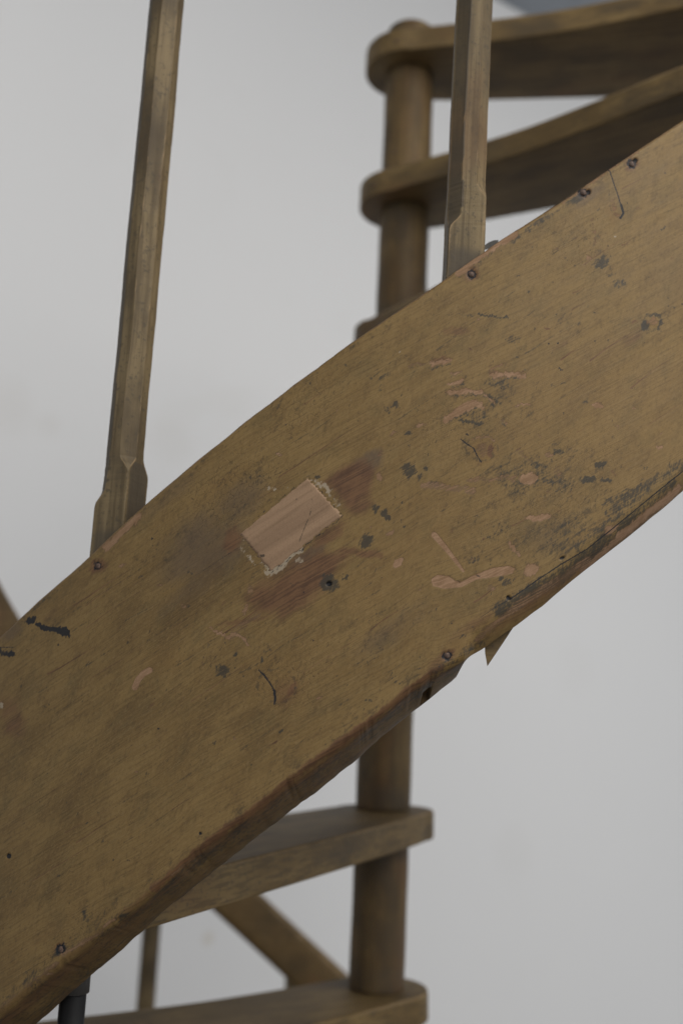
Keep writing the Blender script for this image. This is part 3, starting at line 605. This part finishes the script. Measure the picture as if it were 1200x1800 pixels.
pm, pq = grid_mesh('tenon_end', P[::-1])
rimf = np.zeros((n + 1, n + 1), bool); rimf[0] = rimf[-1] = True; rimf[:, 0] = rimf[:, -1] = True
pm.polygons.foreach_set('use_smooth', (~rimf).ravel()); pm.update()
attr_f(pm, 'ink', inkp[::-1]); ul = pm.uv_layers.new(name='UVMap'); ul.data.foreach_set('uv', UVp[::-1].reshape(-1, 2)[pq.ravel()].astype(np.float32).ravel())
pl = part('tenon_end', pm, m_plug, stringer)
pl['label'] = 'pale bare wood rectangle let into the side board'
# nail heads
def nail_mesh(rad, seed):
    r = random.Random(seed); V = [(0, 0, rad * .42)]; Fc = []
    for k, (f, h) in enumerate(((.45, .36), (.85, .16), (1.0, -.2))):
        for a in range(10):
            w = 1 + r.uniform(-.13, .13); V.append((math.cos(a * math.tau / 10) * rad * f * w, math.sin(a * math.tau / 10) * rad * f * w, rad * (h + r.uniform(-.06, .06))))
    for a in range(10):
        Fc.append((0, 1 + a, 1 + (a + 1) % 10))
        for k in range(2): b0 = 1 + k * 10; Fc.append((b0 + a, b0 + 10 + a, b0 + 10 + (a + 1) % 10, b0 + (a + 1) % 10))
    return mesh('nail', V, Fc)
def place_nail(loc, normal, me, parent, name='nail'):
    o = part(name, me, m_nail, parent)
    o.location = loc; o.rotation_euler = normal.to_track_quat('Z', 'Y').to_euler()
    return o
nm = [nail_mesh(.0023, k) for k in range(3)]
for k, (x, y) in enumerate(NAILS):
    p, t = surf(x, y, -.0006); place_nail(p, Vector((math.sin(t), -math.cos(t), 0)), nm[k % 3], stringer)
# splintered wedge under the right part of the board
V = []
for rad in (R - .022, R - .042):
    for x, y in ((914, 1092), (878, 1112), (851, 1136), (852, 1148), (856, 1171), (884, 1138)):
        t, z = on_cyl(x, y, rad); V.append(pol(t, rad, z + (.004 if y < 1140 else 0)))
sm_ = mesh('splintered_wedge', V, [tuple(range(6)), tuple(range(11, 5, -1))] + [(i, i + 6, (i + 1) % 6 + 6, (i + 1) % 6) for i in range(6)], False)
o = part('splintered_wedge', sm_, m_tread, stringer)
# little steel tab peeping over the top edge
V = []
for rad in (R - .034, R - .038):
    for x, y in ((848, 440), (850, 432), (858, 426), (868, 422), (876, 422), (872, 434)):
        t, z = on_cyl(x, y, rad); V.append(pol(t, rad, z))
o = part('steel_tab', mesh('steel_tab', V, [tuple(range(6)), tuple(range(11, 5, -1))] + [(i, i + 6, (i + 1) % 6 + 6, (i + 1) % 6) for i in range(6)], False), m_tab, stringer)

# ---- newel sections and treads ------------------------------------------------
def tread_mesh():
    aF, aG = 1.2255510, 1.4343231
    mid_a = (aF + aG) / 2
    Ls = np.linspace(.02, .665, 22)
    cF = np.interp(Ls, [0, .07, .15, .24, .34, .48, .7], [-.069, -.060, -.051, -.045, -.050, -.060, -.066])
    cG = np.interp(Ls, [0, .1, .3, .7], [.0705, .0765, .0785, .080])
    k = np.hanning(7); k /= k.sum()
    cF = np.convolve(np.pad(cF, 3, 'edge'), k, 'valid')
    def pt(a, c, l): return np.array([math.sin(a) * l + math.cos(a) * c, -math.cos(a) * l + math.sin(a) * c])
    out = [pt(aF, c, l) for l, c in zip(Ls, cF)]
    aL = math.atan2(*(out[-1][::-1])); G_ = [pt(aG, c, l) for l, c in zip(Ls, cG)]
    aR = math.atan2(*(G_[-1][::-1]))
    for f in np.linspace(0, 1, 10)[1:-1]: a = aL + (aR - aL) * f; out.append(np.array([math.cos(a), math.sin(a)]) * .665)
    out += G_[::-1]
    # round hub, the long way back
    s0 = math.atan2(G_[0][1], G_[0][0]); s1 = math.atan2(out[0][1], out[0][0])
    while s1 < s0: s1 += math.tau
    for f in np.linspace(0, 1, 26)[1:-1]: a = s0 + (s1 - s0) * f; out.append(np.array([math.cos(a), math.sin(a)]) * R_HUB)
    O = np.array(out)
    # local frame: x along the tread
    ca, sa = math.sin(mid_a), -math.cos(mid_a)
    O = np.stack([O[:, 0] * ca + O[:, 1] * sa, -O[:, 0] * sa + O[:, 1] * ca], -1)
    nxt = np.roll(O, -1, 0) - np.roll(O, 1, 0); nn = np.stack([nxt[:, 1], -nxt[:, 0]], -1); nn /= np.linalg.norm(nn, axis=1)[:, None]
    rr_ = np.random.default_rng(5); jit = np.convolve(rr_.normal(size=len(O) + 4), np.ones(5) / 5, 'valid')[:, None]
    rings = []; wear = []
    for inset, z, w in ((.004, 0, .0), (.0014, .0003, .3), (.0002, .0014, .5), (0, .004, .1), (0, T_TR * .5, 0), (0, T_TR - .005, .1), (.0003, T_TR - .0017, .6), (.0018, T_TR - .0003, .55), (.005, T_TR, .1)):
        rings.append(np.concatenate([O - nn * inset + nn * jit * .0008, np.full((len(O), 1), z)], 1)); wear += [w] * len(O)
    n = len(O); V = np.concatenate(rings) * S; Fc = []
    for k_ in range(len(rings) - 1):
        for i in range(n): Fc.append((k_ * n + i, k_ * n + (i + 1) % n, (k_ + 1) * n + (i + 1) % n, (k_ + 1) * n + i))
    Fc.append(tuple(range(n - 1, -1, -1))); Fc.append(tuple((len(rings) - 1) * n + i for i in range(n)))
    me = mesh('tread', V, Fc)
    attr_f(me, 'wear', np.array(wear)); 
    gr = np.repeat([.2, .2, .2, .35, .42, .3, .2, .15, .15], n); attr_f(me, 'grime_dark', gr)
    e = me.edges
    return me, mid_a
tm, mid0 = tread_mesh()
turn = [0, 20.4, 46, 67, 88, 110, 132]; sag = [0, 0, .045, .025, .04, .05, .05]      # the lower treads have dropped a little at the outer end
treads = []
zt_ = Z1; k = 0
while zt_ > FLOOR + .05:
    a_ = mid0 - math.radians(turn[k] if k < 7 else turn[6] + (k - 6) * 22.8)
    o = part('tread', tm, m_tread)
    o.location = W(CX, CY, zt_); o.rotation_euler = (0, math.atan(sag[min(k, 6)]), a_ - math.pi / 2)
    treads.append((o, a_, zt_))
    zt_ -= RISE; k += 1
def newel_mesh(z0, z1, cap=False, seed=0):
    rows = [(D_COL / 2, z0), (D_COL / 2, z0 + .001)]
    m_ = max(2, int((z1 - z0) / .012))
    for i in range(1, m_): rows.append((D_COL / 2, z0 + (z1 - z0) * i / m_))
    rows.append((D_COL / 2, z1))
    if cap:
        for a in (20, 45, 65, 80): rows.append((D_COL / 2 * math.cos(math.radians(a)) ** .6, z1 + .010 * math.sin(math.radians(a))))
        rows.append((.001, z1 + .0102))
    r = np.random.default_rng(seed); n = 40; V = []
    ph = r.uniform(0, 6.28, 4)
    for rad, z in rows:
        for i in range(n):
            a = i * math.tau / n
            f = 1 + .010 * math.sin(2 * a + ph[0]) + .006 * math.sin(5 * a + ph[1] + z * 20) + .006 * math.sin(z * 60 + ph[2])
            V.append((rad * f * math.cos(a) * S, rad * f * math.sin(a) * S, z * S))
    Fc = [(k_ * n + i, k_ * n + (i + 1) % n, (k_ + 1) * n + (i + 1) % n, (k_ + 1) * n + i) for k_ in range(len(rows) - 1) for i in range(n)]
    Fc.append(tuple(range(n - 1, -1, -1))); Fc.append(tuple((len(rows) - 1) * n + i for i in range(n)))
    me = mesh('newel_section', V, Fc)
    attr_f(me, 'wear', np.zeros(len(V))); attr_f(me, 'grime_dark', np.repeat([.5 if (z - z0 < .03 or z1 - z < .03) else .3 for _, z in rows], n))
    return me
nmesh = newel_mesh(0, RISE - T_TR, False, 3)
for i, (o_, a_, z_) in enumerate(treads):
    below = treads[i + 1][2] + T_TR if i + 1 < len(treads) else FLOOR
    o = part('newel_section', nmesh if i + 1 < len(treads) else newel_mesh(0, z_ - FLOOR, False, 9), m_newel)
    o.location = W(CX, CY, below); o.rotation_euler = (0, 0, i * 2.1)
o = part('newel_cap', newel_mesh(0, .034, True, 4), m_newel); o.location = W(CX, CY, Z1 + T_TR)
# nail heads on the hubs and the post
def hub_nail(px, py, rad, parent):
    t, z = on_cyl(px, py, rad); n_ = Vector((math.sin(t), -math.cos(t), 0)); place_nail(Vector(pol(t, rad + .0003, z)), n_, nm[0], parent)
hub_nail(697, 72, R_HUB, stair); hub_nail(657, 326, R_HUB, stair); hub_nail(693, 266, D_COL / 2, stair)

# ---- balusters ------------------------------------------------
RAIL_H, RAIL_T = .915, .106
BW = .0316
def baluster_mesh(seed):
    r = np.random.default_rng(seed); hw = BW / 2
    zs = list(np.linspace(-.05, .03, 8)) + list(np.linspace(.034, .075, 22)) + list(np.linspace(.08, RAIL_H - .022, 100))
    stops = {0: .039, 1: .067, 2: .066, 3: .057}            # corner -> where its chamfer runs out
    corners = [(-1, -1), (1, -1), (1, 1), (-1, 1)]          # -y is outward
    V = []; wear = []; grime_dark = []; w1 = np.convolve(r.normal(size=len(zs) + 8), np.ones(9) / 9, 'valid'); wob = [np.convolve(r.normal(size=len(zs) + 8), np.ones(9) / 9, 'valid') for _ in range(8)]
    for i, z in enumerate(zs):
        for k, (sx, sy) in enumerate(corners):
            f = sst(np.array((z - stops[k] + .008) / .015)); c = .0008 + .0095 * float(f) + wob[k][i] * .0012 * float(f)
            c = max(c, .0006)
            a = (sx * (hw - c), sy * hw); b_ = (sx * hw, sy * (hw - c))
            pair = (b_, a) if sx * sy > 0 else (a, b_)
            for x, y in pair:
                V.append(((x + w1[i] * .0005) * S, (y + wob[4 + k][i] * .0005) * S, z * S)); wear.append(.42 + .4 * float(f) * (1 - float(f)) * 4 + (.25 if r.random() < .12 else 0)); grime_dark.append(.35)
    n = 8; m_ = len(zs)
    # faces need their own mid vertices so that the wear stays on the arrises: insert a middle strip on each side
    V2 = []; we2 = []; gr2 = []
    for i in range(m_):
        ring = [np.array(V[i * 8 + j]) for j in range(8)]
        for j in range(8):
            p0, p1 = ring[j], ring[(j + 1) % 8]
            V2 += [tuple(p0), tuple(p0 * .86 + p1 * .14), tuple(p0 * .14 + p1 * .86)]
            we2 += [wear[i * 8 + j], .04, .04]
            gm_ = (.78 if j == 0 else .28) + .3 * w1[i] + (.45 if zs[i] < .016 else 0); gr2 += [(1.3 if w1[(i * 3) % len(zs)] > -.25 and zs[i] > .05 else .3) if j == 1 else .15, gm_ + (.6 if seed == 3 and j == 3 and zs[i] < .068 else 0), gm_ + (.6 if seed == 3 and j == 3 and zs[i] < .068 else 0)]  # outward-left chamfer is darker than the other faces
    n = 24
    Fc = [(k_ * n + i, k_ * n + (i + 1) % n, (k_ + 1) * n + (i + 1) % n, (k_ + 1) * n + i) for k_ in range(m_ - 1) for i in range(n)]
    Fc.append(tuple(range(n - 1, -1, -1))); Fc.append(tuple((m_ - 1) * n + i for i in range(n)))
    me = mesh('baluster', V2, Fc, False); attr_f(me, 'wear', np.array(we2)); attr_f(me, 'grime_dark', np.array(gr2))
    return me
bms = [baluster_mesh(3), baluster_mesh(8)]
RB = R - .0235
bal_th = [math.radians(a) for a in (72.2, 48.6, 25.0, 1.5, -23.1, -52.0, -69.2, -92.8, -116.4, -145.3, -169.4, -191.5, -215)]
for i, t in enumerate(bal_th):
    o = part('baluster', bms[i % 2], m_bal)
    o.location = pol(t, RB, ZT + B * t); o.rotation_euler = (0, {3: .017, 4: .007}.get(i, 0), t)
    if t > math.radians(-80): o.scale = (1, 1, 1.06)

# ---- handrail: rounded section swept along the helix ------------------------------------------------
hth = np.radians(np.arange(-226, 92, 1.0)); sec = []
hw, hh = .024, RAIL_T / 2
for a in np.linspace(0, math.tau, 28, endpoint=False):
    ca_, sa_ = math.cos(a), math.sin(a); p_ = .45
    sec.append((math.copysign(abs(ca_) ** p_, ca_) * hw, math.copysign(abs(sa_) ** p_, sa_) * hh))
P = np.zeros((len(sec), len(hth), 3))
for i, (dr, dz) in enumerate(sec):
    rad = RB + dr; zr = ZT + B * hth + RAIL_H - RAIL_T / 2 + dz + .11 * sst((hth + math.radians(100)) / math.radians(35))
    P[i] = np.stack([(CX + rad * np.sin(hth)) * S, (CY - rad * np.cos(hth)) * S, zr * S + CAM_Z], -1)
P[:, 0] = P[:, 1].mean(0); P[:, -1] = P[:, -2].mean(0)
hm, _ = grid_mesh('handrail', P, close_rows=True)
attr_f(hm, 'wear', np.repeat([.6 if dz > hh * .75 else .1 for _, dz in sec], len(hth))); attr_f(hm, 'grime_dark', np.full(P.shape[0] * P.shape[1], .2))
part('handrail', hm, m_rail)

# ------------------------------------------------------------------ black support pole under the board
pt_, pz_ = on_cyl(128, 1760, R - .075)
pole = bpy.data.objects.new('support_pole', None); col.objects.link(pole); pole.location = pol(pt_, R - .075, FLOOR)
pole['label'] = 'thin black metal prop pole with grey collar under the stairs'; pole['category'] = 'pole'
def lathe(name, prof, mat, parent, n=24):
    V = [(r * S * math.cos(i * math.tau / n), r * S * math.sin(i * math.tau / n), (z - FLOOR) * S) for r, z in prof for i in range(n)]
    Fc = [(k_ * n + i, k_ * n + (i + 1) % n, (k_ + 1) * n + (i + 1) % n, (k_ + 1) * n + i) for k_ in range(len(prof) - 1) for i in range(n)]
    Fc.append(tuple(range(n - 1, -1, -1))); Fc.append(tuple((len(prof) - 1) * n + i for i in range(n)))
    me = mesh(name, V, Fc)
    o = link(name, me, mat, parent); return o
_, zc0 = on_cyl(128, 1745, R - .075)
zc1 = treads[5][2] - .05 * (R - .075) * math.cos(pt_ - treads[5][1])
lathe('pole_tube', [(.0112, FLOOR + .012), (.0112, zc0 + .01)], m_black, pole)
lathe('collar', [(.0122, zc0), (.0134, zc0 + .001), (.0134, zc0 + .03), (.012, zc0 + .034), (.012, zc1 - .006), (.02, zc1 - .005), (.02, zc1 - .0005)], m_collar, pole)
lathe('foot', [(.05, FLOOR), (.05, FLOOR + .01), (.014, FLOOR + .014)], m_black, pole)
